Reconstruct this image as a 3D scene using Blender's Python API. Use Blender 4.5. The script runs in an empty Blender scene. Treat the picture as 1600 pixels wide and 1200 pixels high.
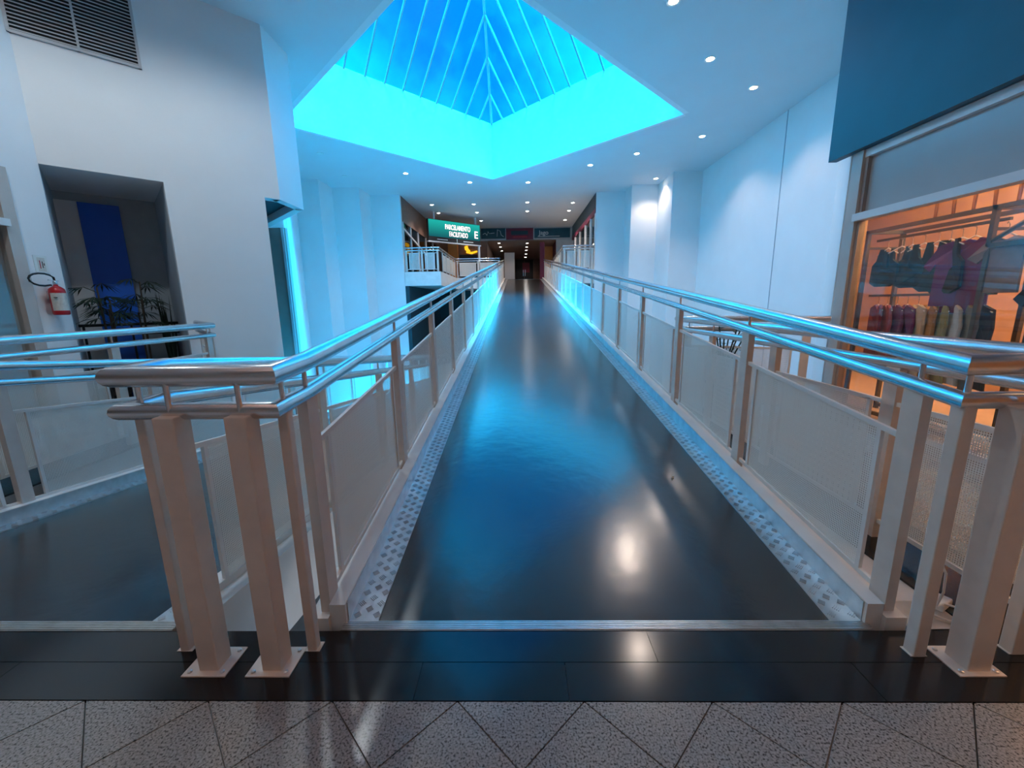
import bpy, math, random
from mathutils import Vector, Matrix

random.seed(7)
scene = bpy.context.scene
COL = scene.collection
R = math.radians

# ------------------------------------------------------------------ camera
TH, YAW, ROLL, FPX, CAMH = .1949, .0183, .0151, 639.87, 1.308
fw0 = Vector((-math.sin(YAW), math.cos(YAW), 0)); rt0 = Vector((math.cos(YAW), math.sin(YAW), 0))
fw = fw0 * math.cos(TH) + Vector((0, 0, -math.sin(TH))); up0 = rt0.cross(fw)
rt = rt0 * math.cos(ROLL) - up0 * math.sin(ROLL); up = rt0 * math.sin(ROLL) + up0 * math.cos(ROLL)
cam_d = bpy.data.cameras.new('camera'); cam = bpy.data.objects.new('camera', cam_d); COL.objects.link(cam)
cam_d.sensor_fit = 'HORIZONTAL'; cam_d.sensor_width = 36.0; cam_d.lens = 36.0 * FPX / 1600.0
cam_d.clip_start = .05; cam_d.clip_end = 200
cam.matrix_world = Matrix(((rt.x, up.x, -fw.x, 0), (rt.y, up.y, -fw.y, 0), (rt.z, up.z, -fw.z, CAMH), (0, 0, 0, 1)))
scene.camera = cam

# ------------------------------------------------------------------ sky, sun, exposure
SKY_STRENGTH, SUN_STRENGTH = 1.9, 66.0
CLOUD = 5.2     # shifts the cloud pattern
world = bpy.data.worlds.new('sky'); scene.world = world; world.use_nodes = True
wn, wl = world.node_tree.nodes, world.node_tree.links
wn.clear()
w_out = wn.new('ShaderNodeOutputWorld'); w_bg = wn.new('ShaderNodeBackground')
w_tc = wn.new('ShaderNodeTexCoord'); w_no = wn.new('ShaderNodeTexNoise'); w_ra = wn.new('ShaderNodeValToRGB')
w_no.inputs['Scale'].default_value = 2.2; w_no.inputs['Detail'].default_value = 5
w_mp = wn.new('ShaderNodeMapping'); w_mp.inputs['Location'].default_value = (CLOUD, .4 * CLOUD, 0)
wl.new(w_tc.outputs['Generated'], w_mp.inputs['Vector']); wl.new(w_mp.outputs['Vector'], w_no.inputs['Vector']); wl.new(w_no.outputs['Fac'], w_ra.inputs['Fac'])
w_ra.color_ramp.elements[0].position = .42; w_ra.color_ramp.elements[0].color = (.12, .22, .42, 1)
w_ra.color_ramp.elements[1].position = .62; w_ra.color_ramp.elements[1].color = (1, 1, 1, 1)
wl.new(w_ra.outputs['Color'], w_bg.inputs['Color']); w_bg.inputs['Strength'].default_value = SKY_STRENGTH
wl.new(w_bg.outputs['Background'], w_out.inputs['Surface'])

sun_d = bpy.data.lights.new('sun', 'SUN'); sun_d.energy = SUN_STRENGTH; sun_d.angle = R(42); sun_d.color = (1, .97, .93)
sun = bpy.data.objects.new('sun', sun_d); COL.objects.link(sun)
sun.rotation_euler = Vector((-.13, .20, -.97)).to_track_quat('-Z', 'Y').to_euler()
# daylight enters through the rooflight only: a portal guides the sky's samples there
por_d = bpy.data.lights.new('rooflight_portal', 'AREA'); por_d.shape = 'SQUARE'; por_d.size = 6.95; por_d.cycles.is_portal = True
por = bpy.data.objects.new('rooflight_portal', por_d); COL.objects.link(por)
por.location = (-.87, 10.98, 7.51); por.rotation_euler = (0, 0, R(45))

vs = scene.view_settings
vs.view_transform = 'Standard'; vs.look = 'None'; vs.gamma = 1.0; vs.use_curve_mapping = False
vs.exposure = 0.62
scene.cycles.use_denoising = True
scene.cycles.max_bounces = 10; scene.cycles.diffuse_bounces = 6; scene.cycles.transparent_max_bounces = 24
scene.cycles.sample_clamp_indirect = 6.0

# ------------------------------------------------------------------ materials
MATS = {}
def nodes_of(m):
    m.use_nodes = True
    return m.node_tree.nodes, m.node_tree.links
def paint(name, col, rough=.55, metal=0.0, noise=.04, scale=6.0, bump=0.0, bscale=40.0, spec=.5, stretch=None):
    m = bpy.data.materials.new(name); n, l = nodes_of(m); b = n['Principled BSDF']
    b.inputs['Roughness'].default_value = rough; b.inputs['Metallic'].default_value = metal
    b.inputs['Specular IOR Level'].default_value = spec
    tc = n.new('ShaderNodeTexCoord'); no = n.new('ShaderNodeTexNoise'); no.inputs['Scale'].default_value = scale; no.inputs['Detail'].default_value = 4
    src = tc.outputs['Object']
    if stretch:
        mp = n.new('ShaderNodeMapping'); mp.inputs['Scale'].default_value = stretch
        l.new(src, mp.inputs['Vector']); src = mp.outputs['Vector']
    l.new(src, no.inputs['Vector'])
    ra = n.new('ShaderNodeValToRGB')
    lo = tuple(max(0, c * (1 - noise)) for c in col); hi = tuple(min(1, c * (1 + noise)) for c in col)
    ra.color_ramp.elements[0].position = .3; ra.color_ramp.elements[0].color = lo + (1,)
    ra.color_ramp.elements[1].position = .7; ra.color_ramp.elements[1].color = hi + (1,)
    l.new(no.outputs['Fac'], ra.inputs['Fac']); l.new(ra.outputs['Color'], b.inputs['Base Color'])
    if bump:
        nb = n.new('ShaderNodeTexNoise'); nb.inputs['Scale'].default_value = bscale; nb.inputs['Detail'].default_value = 3
        l.new(src, nb.inputs['Vector'])
        bp = n.new('ShaderNodeBump'); bp.inputs['Strength'].default_value = bump; bp.inputs['Distance'].default_value = .01
        l.new(nb.outputs['Fac'], bp.inputs['Height']); l.new(bp.outputs['Normal'], b.inputs['Normal'])
    MATS[name] = m
    return m
def emit(name, col, strength):
    m = bpy.data.materials.new(name); n, l = nodes_of(m); n.clear()
    o = n.new('ShaderNodeOutputMaterial'); e = n.new('ShaderNodeEmission')
    e.inputs['Color'].default_value = col + (1,); e.inputs['Strength'].default_value = strength
    l.new(e.outputs[0], o.inputs[0]); MATS[name] = m
    return m
def clear_pane(name, tint, ior=1.45, rough=.02):
    m = bpy.data.materials.new(name); n, l = nodes_of(m); n.clear()
    o = n.new('ShaderNodeOutputMaterial'); mx = n.new('ShaderNodeMixShader'); t = n.new('ShaderNodeBsdfTransparent'); g = n.new('ShaderNodeBsdfGlossy')
    # Schlick reflectance, the same from both faces of the pane
    ge = n.new('ShaderNodeNewGeometry'); dt = n.new('ShaderNodeVectorMath'); dt.operation = 'DOT_PRODUCT'
    l.new(ge.outputs['Normal'], dt.inputs[0]); l.new(ge.outputs['Incoming'], dt.inputs[1])
    def mth(op, a, b=None):
        k = n.new('ShaderNodeMath'); k.operation = op
        for i, q in enumerate((a, b)):
            if q is None: continue
            if isinstance(q, (int, float)): k.inputs[i].default_value = q
            else: l.new(q, k.inputs[i])
        return k.outputs[0]
    f0 = ((ior - 1) / (ior + 1)) ** 2
    fr_out = mth('ADD', mth('MULTIPLY', mth('POWER', mth('SUBTRACT', 1.0, mth('ABSOLUTE', dt.outputs['Value'])), 5.0), 1 - f0), f0)
    t.inputs['Color'].default_value = tint + (1,); g.inputs['Roughness'].default_value = rough
    l.new(fr_out, mx.inputs[0]); l.new(t.outputs[0], mx.inputs[1]); l.new(g.outputs[0], mx.inputs[2]); l.new(mx.outputs[0], o.inputs[0])
    MATS[name] = m
    return m

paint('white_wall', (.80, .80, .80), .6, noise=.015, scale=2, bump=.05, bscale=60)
paint('ceiling_white', (.70, .71, .72), .7, noise=.015, scale=1.5)
paint('well_white', (.82, .82, .82), .6, noise=.01)
paint('cream_post', (.68, .61, .55), .42, noise=.06, scale=12)
paint('white_beam', (.76, .75, .72), .45, noise=.06, scale=5)
paint('brushed_aluminium', (.70, .70, .71), .26, metal=1, noise=.08, scale=8)
paint('plate_aluminium', (.62, .63, .64), .38, metal=1, noise=.12, scale=14)
paint('strip_aluminium', (.60, .59, .58), .35, metal=1, noise=.1, scale=20)
paint('black_rubber', (.018, .019, .021), .20, noise=.3, scale=3, bump=.16, bscale=9, spec=.9)
paint('black_granite', (.010, .010, .012), .16, noise=.3, scale=30, spec=.5)
paint('slab_grey', (.42, .42, .42), .6)
paint('lower_floor', (.20, .20, .20), .25)
paint('teal_fascia', (.012, .085, .14), .45, noise=.08, scale=2)
paint('reflected_warm_dark', (.34, .27, .24), .38, noise=.05)  # aluminium, with warm reflected light put into its colour
paint('reflected_warm_pale', (.52, .46, .42), .4, noise=.04)  # paler aluminium, the same warm reflection in its colour
paint('frosted_pane', (.42, .40, .39), .22, noise=.05, scale=1.2)
paint('steel_beam', (.70, .71, .72), .35, noise=.04)
paint('rib_grey', (.30, .32, .33), .5, noise=.04)
paint('vent_grey', (.52, .50, .50), .45, metal=.0, noise=.05)
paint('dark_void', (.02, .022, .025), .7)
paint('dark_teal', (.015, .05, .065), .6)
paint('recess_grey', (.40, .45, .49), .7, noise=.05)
paint('blue_panel', (.015, .13, .62), .45, noise=.06, scale=1.5)
paint('warm_wall', (.55, .36, .24), .7, noise=.06)
paint('beige_wall', (.58, .46, .38), .65, noise=.04)
paint('brown_wall', (.22, .13, .10), .6, noise=.1)
paint('orange_wall', (.75, .30, .08), .6, noise=.06)
paint('maroon', (.20, .02, .06), .5, noise=.05)
paint('red_paint', (.50, .012, .02), .3, noise=.05)
paint('label_paper', (.62, .58, .52), .6, noise=.1, scale=40)
paint('black_rubber_hose', (.012, .012, .013), .4)
paint('leaf_dark', (.010, .028, .016), .5, noise=.4, scale=20)
paint('stem_brown', (.05, .035, .022), .7, noise=.2)
paint('pot_dark', (.03, .03, .032), .5)
paint('plastic_white', (.75, .73, .71), .35)
paint('sign_white', (.75, .77, .74), .5)
paint('rack_metal', (.10, .085, .06), .45, metal=.3, noise=.05)
paint('wood_brown', (.18, .08, .035), .5, noise=.2, scale=5, stretch=(1, 1, 8))
paint('drift_dark', (.07, .035, .02), .7)
paint('text_pale', (.55, .62, .66), .5)
paint('banner_teal', (.008, .065, .085), .55, noise=.2, scale=3)
paint('banner_maroon', (.17, .015, .04), .55, noise=.15, scale=3)
paint('banner_blue', (.006, .075, .12), .55, noise=.15, scale=3)
paint('cone_orange', (.85, .22, .03), .5)
cloth_cols = dict(teal=(.012, .035, .045), magenta=(.16, .012, .05), purple=(.13, .03, .14), greybrown=(.22, .17, .15), black=(.012, .012, .016),
                  cream=(.50, .44, .32), ochre=(.38, .20, .06), olive=(.28, .26, .10), pale=(.50, .52, .50), stone=(.20, .18, .13), pink=(.28, .08, .13))
for k, c in cloth_cols.items():
    paint('cloth_' + k, c, .85, noise=.12, scale=9, bump=.15, bscale=25)
emit('lamp_glow', (1, .93, .85), 25)
emit('strip_glow', (1, .80, .55), 9)
emit('screen_text', (1, .75, .80), 1.6)
emit('yellow_sign', (1, .50, .02), .9)
clear_pane('shop_glass', (.93, .95, .95), 1.5)
clear_pane('dark_glass', (.30, .34, .36))
clear_pane('rooflight_glass', (.003, .46, 1.0), 1.3, .05)

_rb = MATS['black_rubber'].node_tree.nodes['Principled BSDF']; _rb.inputs['Coat Weight'].default_value = .45; _rb.inputs['Coat Roughness'].default_value = .2
# granite floor tiles: pale ground with dark flecks
def granite(name):
    m = bpy.data.materials.new(name); n, l = nodes_of(m); b = n['Principled BSDF']
    tc = n.new('ShaderNodeNewGeometry'); v = n.new('ShaderNodeTexNoise'); v.inputs['Scale'].default_value = 150; v.inputs['Detail'].default_value = 3
    r = n.new('ShaderNodeValToRGB'); e = r.color_ramp.elements
    e[0].position = .36; e[0].color = (.055, .05, .047, 1); e[1].position = .62; e[1].color = (.36, .34, .32, 1)
    x = r.color_ramp.elements.new(.45); x.color = (.24, .23, .215, 1)
    l.new(tc.outputs['Position'], v.inputs['Vector']); l.new(v.outputs['Fac'], r.inputs['Fac']); l.new(r.outputs['Color'], b.inputs['Base Color'])
    b.inputs['Roughness'].default_value = .22
    MATS[name] = m
granite('granite')
# perforated sheet: square holes through a thin steel sheet
def perforated(name, pitch=.0105, half=.32):
    m = bpy.data.materials.new(name); n, l = nodes_of(m); b = n['Principled BSDF']; o = n['Material Output']
    b.inputs['Base Color'].default_value = (.84, .83, .78, 1); b.inputs['Roughness'].default_value = .5
    tc = n.new('ShaderNodeTexCoord'); sp = n.new('ShaderNodeSeparateXYZ'); l.new(tc.outputs['Object'], sp.inputs[0])
    def cell(sock):
        a = n.new('ShaderNodeMath'); a.operation = 'DIVIDE'; a.inputs[1].default_value = pitch; l.new(sock, a.inputs[0])
        f = n.new('ShaderNodeMath'); f.operation = 'FRACT'; l.new(a.outputs[0], f.inputs[0])
        s = n.new('ShaderNodeMath'); s.operation = 'SUBTRACT'; s.inputs[1].default_value = .5; l.new(f.outputs[0], s.inputs[0])
        q = n.new('ShaderNodeMath'); q.operation = 'ABSOLUTE'; l.new(s.outputs[0], q.inputs[0])
        t = n.new('ShaderNodeMath'); t.operation = 'LESS_THAN'; t.inputs[1].default_value = half; l.new(q.outputs[0], t.inputs[0])
        return t.outputs[0]
    mu = n.new('ShaderNodeMath'); mu.operation = 'MULTIPLY'; l.new(cell(sp.outputs['X']), mu.inputs[0]); l.new(cell(sp.outputs['Z']), mu.inputs[1])
    tr = n.new('ShaderNodeBsdfTransparent'); mx = n.new('ShaderNodeMixShader')
    l.new(mu.outputs[0], mx.inputs[0]); l.new(b.outputs[0], mx.inputs[1]); l.new(tr.outputs[0], mx.inputs[2]); l.new(mx.outputs[0], o.inputs['Surface'])
    MATS[name] = m
perforated('perforated_steel')
def screen(name):
    m = bpy.data.materials.new(name); n, l = nodes_of(m); n.clear()
    o = n.new('ShaderNodeOutputMaterial'); e = n.new('ShaderNodeEmission'); tc = n.new('ShaderNodeTexCoord'); sp = n.new('ShaderNodeSeparateXYZ'); r = n.new('ShaderNodeValToRGB')
    l.new(tc.outputs['Object'], sp.inputs[0]); l.new(sp.outputs['Z'], r.inputs['Fac']); l.new(r.outputs['Color'], e.inputs['Color']); l.new(e.outputs[0], o.inputs[0])
    r.color_ramp.elements[0].position = .2; r.color_ramp.elements[0].color = (.006, .05, .07, 1)
    r.color_ramp.elements[1].position = 1.0; r.color_ramp.elements[1].color = (.01, .30, .26, 1)
    MATS[name] = m
screen('screen_green')

# ------------------------------------------------------------------ mesh helpers
class MB:
    def __init__(s): s.v, s.f = [], []
    def add(s, vs, fs):
        o = len(s.v); s.v += [tuple(p) for p in vs]; s.f += [tuple(i + o for i in f) for f in fs]; return s
    def box(s, a, b):
        (x0, y0, z0), (x1, y1, z1) = a, b
        return s.hexa([(x0, y0, z0), (x1, y0, z0), (x1, y1, z0), (x0, y1, z0), (x0, y0, z1), (x1, y0, z1), (x1, y1, z1), (x0, y1, z1)])
    def hexa(s, p):
        return s.add(p, [(3, 2, 1, 0), (4, 5, 6, 7), (0, 1, 5, 4), (1, 2, 6, 5), (2, 3, 7, 6), (3, 0, 4, 7)])
    def prism(s, poly, z0, z1):
        k = len(poly)
        if sum(poly[i][0] * poly[(i + 1) % k][1] - poly[(i + 1) % k][0] * poly[i][1] for i in range(k)) < 0: poly = poly[::-1]
        return s.add([(x, y, z0) for x, y in poly] + [(x, y, z1) for x, y in poly],
                     [tuple(range(k))[::-1], tuple(range(k, 2 * k))] + [(i, (i + 1) % k, (i + 1) % k + k, i + k) for i in range(k)])
    def tube(s, path, r, seg=10, caps=True, rz=None):
        P = [Vector(p) for p in path]; k = len(P); rings = []
        for i in range(k):
            d0 = (P[i] - P[i - 1]).normalized() if i else (P[1] - P[0]).normalized()
            d1 = (P[i + 1] - P[i]).normalized() if i < k - 1 else d0
            t = (d0 + d1).normalized(); c = max(.35, t.dot(d0))
            ref = Vector((0, 0, 1)) if abs(d0.z) < .9 else Vector((1, 0, 0))
            sd = d0.cross(ref).normalized(); u = sd.cross(d0)
            ring = []
            rr = r[i] if isinstance(r, (list, tuple)) else r
            for j in range(seg):
                a = 2 * math.pi * j / seg
                q = sd * math.cos(a) * rr + u * math.sin(a) * (rz or 1) * rr
                if 0 < i < k - 1:       # slide along the incoming direction onto the mitre plane
                    q = q - d0 * (q.dot(t) / t.dot(d0))
                ring.append(P[i] + q)
            rings.append(ring)
        vs = [q for ring in rings for q in ring]
        fs = [(i * seg + j, i * seg + (j + 1) % seg, (i + 1) * seg + (j + 1) % seg, (i + 1) * seg + j) for i in range(k - 1) for j in range(seg)]
        if caps: fs += [tuple(range(seg))[::-1], tuple(range((k - 1) * seg, k * seg))]
        return s.add(vs, fs)
    def lathe(s, c, prof, seg=16):
        n = len(prof); vs = [(c[0] + r * math.cos(2 * math.pi * j / seg), c[1] + r * math.sin(2 * math.pi * j / seg), c[2] + z) for r, z in prof for j in range(seg)]
        fs = [(i * seg + j, i * seg + (j + 1) % seg, (i + 1) * seg + (j + 1) % seg, (i + 1) * seg + j) for i in range(n - 1) for j in range(seg)]
        fs += [tuple(range(seg))[::-1], tuple(range((n - 1) * seg, n * seg))]
        return s.add(vs, fs)
    def mesh(s, name, smooth=False):
        me = bpy.data.meshes.new(name); me.from_pydata(s.v, [], s.f); me.update()
        if smooth:
            for p in me.polygons: p.use_smooth = True
        return me
    def build(s, name, mat, parent=None, smooth=False, loc=None, rz=0.0, bevel=0):
        return link(name, s.mesh(name, smooth), mat, parent, loc, rz, bevel)
def link(name, me, mat=None, parent=None, loc=None, rz=0.0, bevel=0):
    o = bpy.data.objects.new(name, me); COL.objects.link(o)
    if mat and me and not me.materials: me.materials.append(MATS[mat])
    if parent: o.parent = parent
    if loc is not None: o.location = loc
    if rz: o.rotation_euler = (0, 0, rz)
    if bevel:
        b = o.modifiers.new('bevel', 'BEVEL'); b.width = bevel; b.segments = 2; b.limit_method = 'ANGLE'
    return o
def auto_smooth(o, ang=40):
    for p in o.data.polygons: p.use_smooth = True
    try: o.data.set_sharp_from_angle(angle=R(ang))
    except Exception: pass
    return o
def thing(name, label, cat, loc=(0, 0, 0), rz=0, group=None):
    o = bpy.data.objects.new(name, None); COL.objects.link(o); o.location = loc; o.rotation_euler = (0, 0, rz); o.empty_display_size = .1
    o['label'] = label; o['category'] = cat
    if group: o['group'] = group
    return o
def tag(o, label, cat, group=None):
    o['label'] = label; o['category'] = cat
    if group: o['group'] = group
    return o
def struct(o, label=None):
    o['kind'] = 'structure'
    if label: o['label'] = label
    return o
def text(name, body, size, mat, parent, M, depth=.002, sx=1.0):
    cu = bpy.data.curves.new(name, 'FONT'); cu.body = body; cu.size = size; cu.align_x = 'CENTER'; cu.align_y = 'CENTER'; cu.extrude = depth; cu.offset = size * .012
    t = bpy.data.objects.new(name, cu); COL.objects.link(t); bpy.context.view_layer.update()
    me = bpy.data.meshes.new_from_object(t); bpy.data.objects.remove(t)
    me.transform(Matrix.Diagonal((sx, 1, 1, 1))); me.materials.clear()
    o = link(name, me, mat, parent); o.matrix_local = M
    return o

# ------------------------------------------------------------------ key measures
HC = 5.70                 # ceiling
ZU, ZL = 2.66, -2.66      # upper and lower floors (half a level up and down)
Y0 = 1.442                # ramps start here
SU, SD = .115, .12        # slopes
YE = Y0 + ZU / SU         # main bridge end
YL = Y0 - ZL / SD
up_z = lambda y: max(0.0, SU * (y - Y0))
dn_z = lambda y: -max(0.0, SD * (y - Y0))

# ================================================================== STRUCTURE
# ---- ceiling with the diamond rooflight opening
SN, SR, SF, SLc = (-.87, 6.06), (4.03, 10.98), (-.87, 15.90), (-5.77, 10.98)
mb = MB(); X0, X1, YB, YF = -10.5, 8.0, -5.0, 25.7
mb.add([(X0, YB, HC), (SN[0], YB, HC), SN + (HC,), SLc + (HC,), SF + (HC,), (SF[0], YF, HC), (X0, YF, HC)], [tuple(range(7))[::-1]])
mb.add([(X1, YB, HC), (SN[0], YB, HC), SN + (HC,), SR + (HC,), SF + (HC,), (SF[0], YF, HC), (X1, YF, HC)], [tuple(range(7))])
struct(mb.build('ceiling', 'ceiling_white'))
# dead lamp holes on the left part of the ceiling
# ---- rooflight: well walls, glass pyramid
ZW, TAN = 7.50, 1.10
well = thing('skylight_well', 'white square light well under the blue pyramid skylight', 'skylight well', (-.87, 10.98, HC))
corners = [SN, SR, SF, SLc]
for i in range(4):
    a, b = corners[i], corners[(i + 1) % 4]
    w = MB(); n = Vector((b[1] - a[1], -(b[0] - a[0]))).normalized() * .12
    w.prism([a, b, (b[0] + n.x, b[1] + n.y), (a[0] + n.x, a[1] + n.y)], HC - .001, ZW)
    w.build('well_wall', 'well_white', well, loc=(.87, -10.98, -HC))
sky = thing('pyramid_skylight', 'blue tinted glass pyramid skylight with slim pale ribs', 'skylight', (-.87, 10.98, ZW))
HALF = 4.95; side = HALF * math.sqrt(2); inr = side / 2; APZ = TAN * inr
NP = 12; pw = side / NP
rib_me, pane_me = {}, {}
for q in range(4):
    rz = R(45 + 90 * q)
    # local frame: x along the eave, y inward, z up the slope
    for k in range(NP):
        x0, x1 = -inr + k * pw, -inr + (k + 1) * pw
        if k not in pane_me:
            h = lambda x: (inr - abs(x))
            p = [(x0, -inr, 0), (x1, -inr, 0)]
            if h(x1) > 1e-6: p.append((x1, -inr + h(x1), TAN * h(x1)))
            if h(x0) > 1e-6: p.append((x0, -inr + h(x0), TAN * h(x0)))
            pane_me[k] = MB().add(p, [tuple(range(len(p)))]).mesh('glass_pane')
        link('glass_pane', pane_me[k], 'rooflight_glass', sky, rz=rz)
    for k in range(1, NP):
        x = -inr + k * pw; h = inr - abs(x)
        if k not in rib_me:
            L = math.hypot(h, TAN * h); r = MB(); c, s_ = 1 / math.hypot(1, TAN), TAN / math.hypot(1, TAN)
            def P(xx, t, n): return (xx, -inr + t * c + n * s_, t * s_ - n * c)
            r.hexa([P(x - .02, 0, .002), P(x + .02, 0, .002), P(x + .02, L, .002), P(x - .02, L, .002), P(x - .02, 0, .06), P(x + .02, 0, .06), P(x + .02, L, .06), P(x - .02, L, .06)])
            rib_me[k] = r.mesh('rib')
        link('rib', rib_me[k], 'rib_grey', sky, rz=rz)
    h = MB().tube([(inr, -inr, -.02), (0, 0, APZ - .02)], .04, 8); h.build('hip_rib', 'rib_grey', sky, rz=rz)

# ---- walls, right hand side
def wall(name, poly, z0, z1, mat='white_wall', t=.15):
    """a run of vertical wall following the plan points, thickness to the right of the run"""
    m = MB(); segs = list(zip(poly[:-1], poly[1:]))
    for i, (a, b) in enumerate(segs):
        d = Vector((b[0] - a[0], b[1] - a[1])); n = Vector((d.y, -d.x)).normalized() * t
        if i + 1 < len(segs):      # where the run turns right, stop just short of the next face
            e = Vector((segs[i + 1][1][0] - b[0], segs[i + 1][1][1] - b[1]))
            if d.x * e.y - d.y * e.x < 0: q = d.normalized() * .004; b = (b[0] - q.x, b[1] - q.y)
        if i:
            e = Vector((a[0] - segs[i - 1][0][0], a[1] - segs[i - 1][0][1]))
            if e.x * d.y - e.y * d.x < 0: q = d.normalized() * .004; a = (a[0] + q.x, a[1] + q.y)
        m.prism([a, b, (b[0] + n.x, b[1] + n.y), (a[0] + n.x, a[1] + n.y)], z0, z1)
    return struct(m.build(name, mat))
wall('wall_right', [(3.43, 4.62), (6.45, 9.0), (6.45, 15.42)], ZL, HC)
wall('wall_right_far', [(6.45, 15.42), (5.43, 15.42), (5.43, 17.0), (4.42, 17.0), (4.42, 17.94), (3.23, 17.94)], ZL, HC)
struct(MB().box((6.435, 10.86, ZL), (6.455, 10.875, HC)).build('trim_1', 'recess_grey'))
# ---- walls, left hand side
WL = lambda x, d=0: (x, x + 11.46 + d)       # the 45 degree wall
XL = -5.99
VW = MB()   # 45 degree wall with its opening, built round the hole
th45 = Vector((-.7071, .7071)) * .22
def slab45(xa, xb, z0, z1):
    a, b = WL(xa), WL(xb); VW.prism([a, b, (b[0] + th45.x, b[1] + th45.y), (a[0] + th45.x, a[1] + th45.y)], z0, z1)
slab45(XL, -5.135, 3.11, HC); slab45(-5.135, -4.215, ZL, HC); slab45(-4.215, -4.05, 3.10, HC)
slab45(XL, -5.135, ZL, -.02)
struct(VW.build('wall_left', 'white_wall'))
wall('wall_left_bulkhead', [(-4.05, 8.2), (-4.05, 7.41)], 3.10, HC)
wall('wall_left_bulkhead_end', [(-7.9, 12.0), (-4.05, 8.2)], 3.10, HC)
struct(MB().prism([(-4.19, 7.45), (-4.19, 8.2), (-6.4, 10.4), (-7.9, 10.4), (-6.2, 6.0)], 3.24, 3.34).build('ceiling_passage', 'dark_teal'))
wall('wall_left_pillar', [(XL, 5.47), (XL, 5.08)], ZL, HC, t=.3)
# far left steps
wall('wall_left_far', [(-4.78, 17.73), (-6.0, 17.73), (-6.0, 16.58), (-7.03, 16.58), (-7.03, 15.47), (-8.0, 15.47)], ZL, HC)
wall('wall_left_passage', [(-7.9, 15.47), (-5.46, 10.16)], ZL, HC)
# outer shell so that daylight only enters through the roof
wall('wall_outer_left', [(X0, YF + 12), (X0, YB)], ZL, HC + .3)
wall('wall_outer_right', [(X1, YB), (X1, YF + 12)], ZL, HC + .3)
wall('wall_back', [(X0, YB), (X1, YB)], ZL, HC + .3, 'beige_wall', t=.15)

# ---- floors
struct(MB().box((X0, 1.0, ZL - .2), (X1, 40, ZL)).build('floor_lower', 'lower_floor'))
FT = -.012  # bed under the tiles
struct(MB().prism([(X0, YB), (3.43, YB), (3.43, 1.30), (X0, 1.30)], -.3, FT).build('floor', 'slab_grey'))
struct(MB().prism([(X0, 1.30), (-3.72, 1.30), (-3.72, 5.20), (-5.1, 6.5), (-6.2, 5.3), (X0, 5.3)], -.3, FT).build('floor_left', 'slab_grey'))
struct(MB().prism([(1.80, 1.30), (3.43, 1.30), (3.43, 4.60), (1.80, 5.30)], -.3, FT).build('floor_right', 'slab_grey'))
struct(MB().box((-3.72, 1.29, -.6), (1.80, 1.435, -.3)).build('floor_edge', 'white_beam'))
# granite tiles laid on the diagonal, each one a piece
TS = .3; DG = TS * math.sqrt(2); TA, TB = -.856, 1.139
fl = bpy.data.objects['floor']; fr_ = bpy.data.objects['floor_right']; fll = bpy.data.objects['floor_left']
def clip(poly, nx, ny, c):
    out = []
    for i in range(len(poly)):
        a, b = poly[i], poly[(i + 1) % len(poly)]
        da, db = a[0] * nx + a[1] * ny - c, b[0] * nx + b[1] * ny - c
        if da <= 0: out.append(a)
        if (da < 0 < db) or (db < 0 < da):
            t = da / (da - db); out.append((a[0] + (b[0] - a[0]) * t, a[1] + (b[1] - a[1]) * t))
    return out
def tiles(planes, xr, yr, parent, cap):
    cnt = 0; g = .0022
    full = None; h = DG / 2 - g * 1.41
    for i in range(-60, 60):
        for j in range(-60, 60):
            cx, cy = TA + (i - j) * DG / 2 , TB + (i + j) * DG / 2
            if not (xr[0] < cx < xr[1] and yr[0] < cy < yr[1]): continue
            poly = [(cx + h, cy), (cx, cy + h), (cx - h, cy), (cx, cy - h)]
            p2 = poly
            for pl in planes: p2 = clip(p2, *pl) if p2 else p2
            if len(p2) < 3: continue
            ar = abs(sum(p2[k][0] * p2[(k + 1) % len(p2)][1] - p2[(k + 1) % len(p2)][0] * p2[k][1] for k in range(len(p2)))) / 2
            if ar < .002: continue
            if ar > h * h * 1.98:
                if full is None: full = MB().prism([(h, 0), (0, h), (-h, 0), (0, -h)], FT, 0).mesh('tile')
                link('tile', full, 'granite', parent, loc=(cx, cy, 0))
            else:
                MB().prism([(x - cx, y - cy) for x, y in p2], FT, 0).build('tile', 'granite', parent, loc=(cx, cy, 0))
            cnt += 1
    return cnt
tiles([(0, 1, TB - .002)], (-2.6, 3.35), (.2, 1.5), fl, 200)
tiles([(-1, 0, -2.275), (1, 0, 3.40), (0, -1, -TB), (1.08, 2.2, 4.02 * 2.2 + 1.9)], (1.9, 3.7), (1.0, 5.2), fr_, 120)
# black granite border slabs
def slab(a, b, parent): MB().box((a[0], a[1], FT), (b[0], b[1], .0015)).build('border_slab', 'black_granite', parent)
xs = [-6, -4.4, -2.9, -1.9, -.37, .155, 1.2, 2.24, 3.4]
for a, b in zip(xs[:-1], xs[1:]): slab((a + .001, TB + .001), (b - .001, 1.289), fl)
xs = [-6, -4.0, -2.5, -1.0, .5, 2.0, 3.4]
for a, b in zip(xs[:-1], xs[1:]): slab((a + .001, 1.2915), (b - .001, Y0 - .004), fl)
ys = [Y0, 2.4, 3.4, 4.4, 5.2]
for a, b in zip(ys[:-1], ys[1:]): slab((1.80, a), (2.27, b - .002), fr_)
for a, b in zip(ys[:-1], ys[1:]): slab((-4.15, a), (-3.72, b - .002), fll)
struct(MB().hexa([(1.60, 1.46, -.3), (1.80, 1.46, -.3), (1.80, 5.3, -.3), (1.60, 5.3, -.3), (1.60, 1.46, -.01), (1.80, 1.46, -.01), (1.80, 5.3, -.01), (1.60, 5.3, -.01)]).build('trim_2', 'white_beam'))

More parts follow.
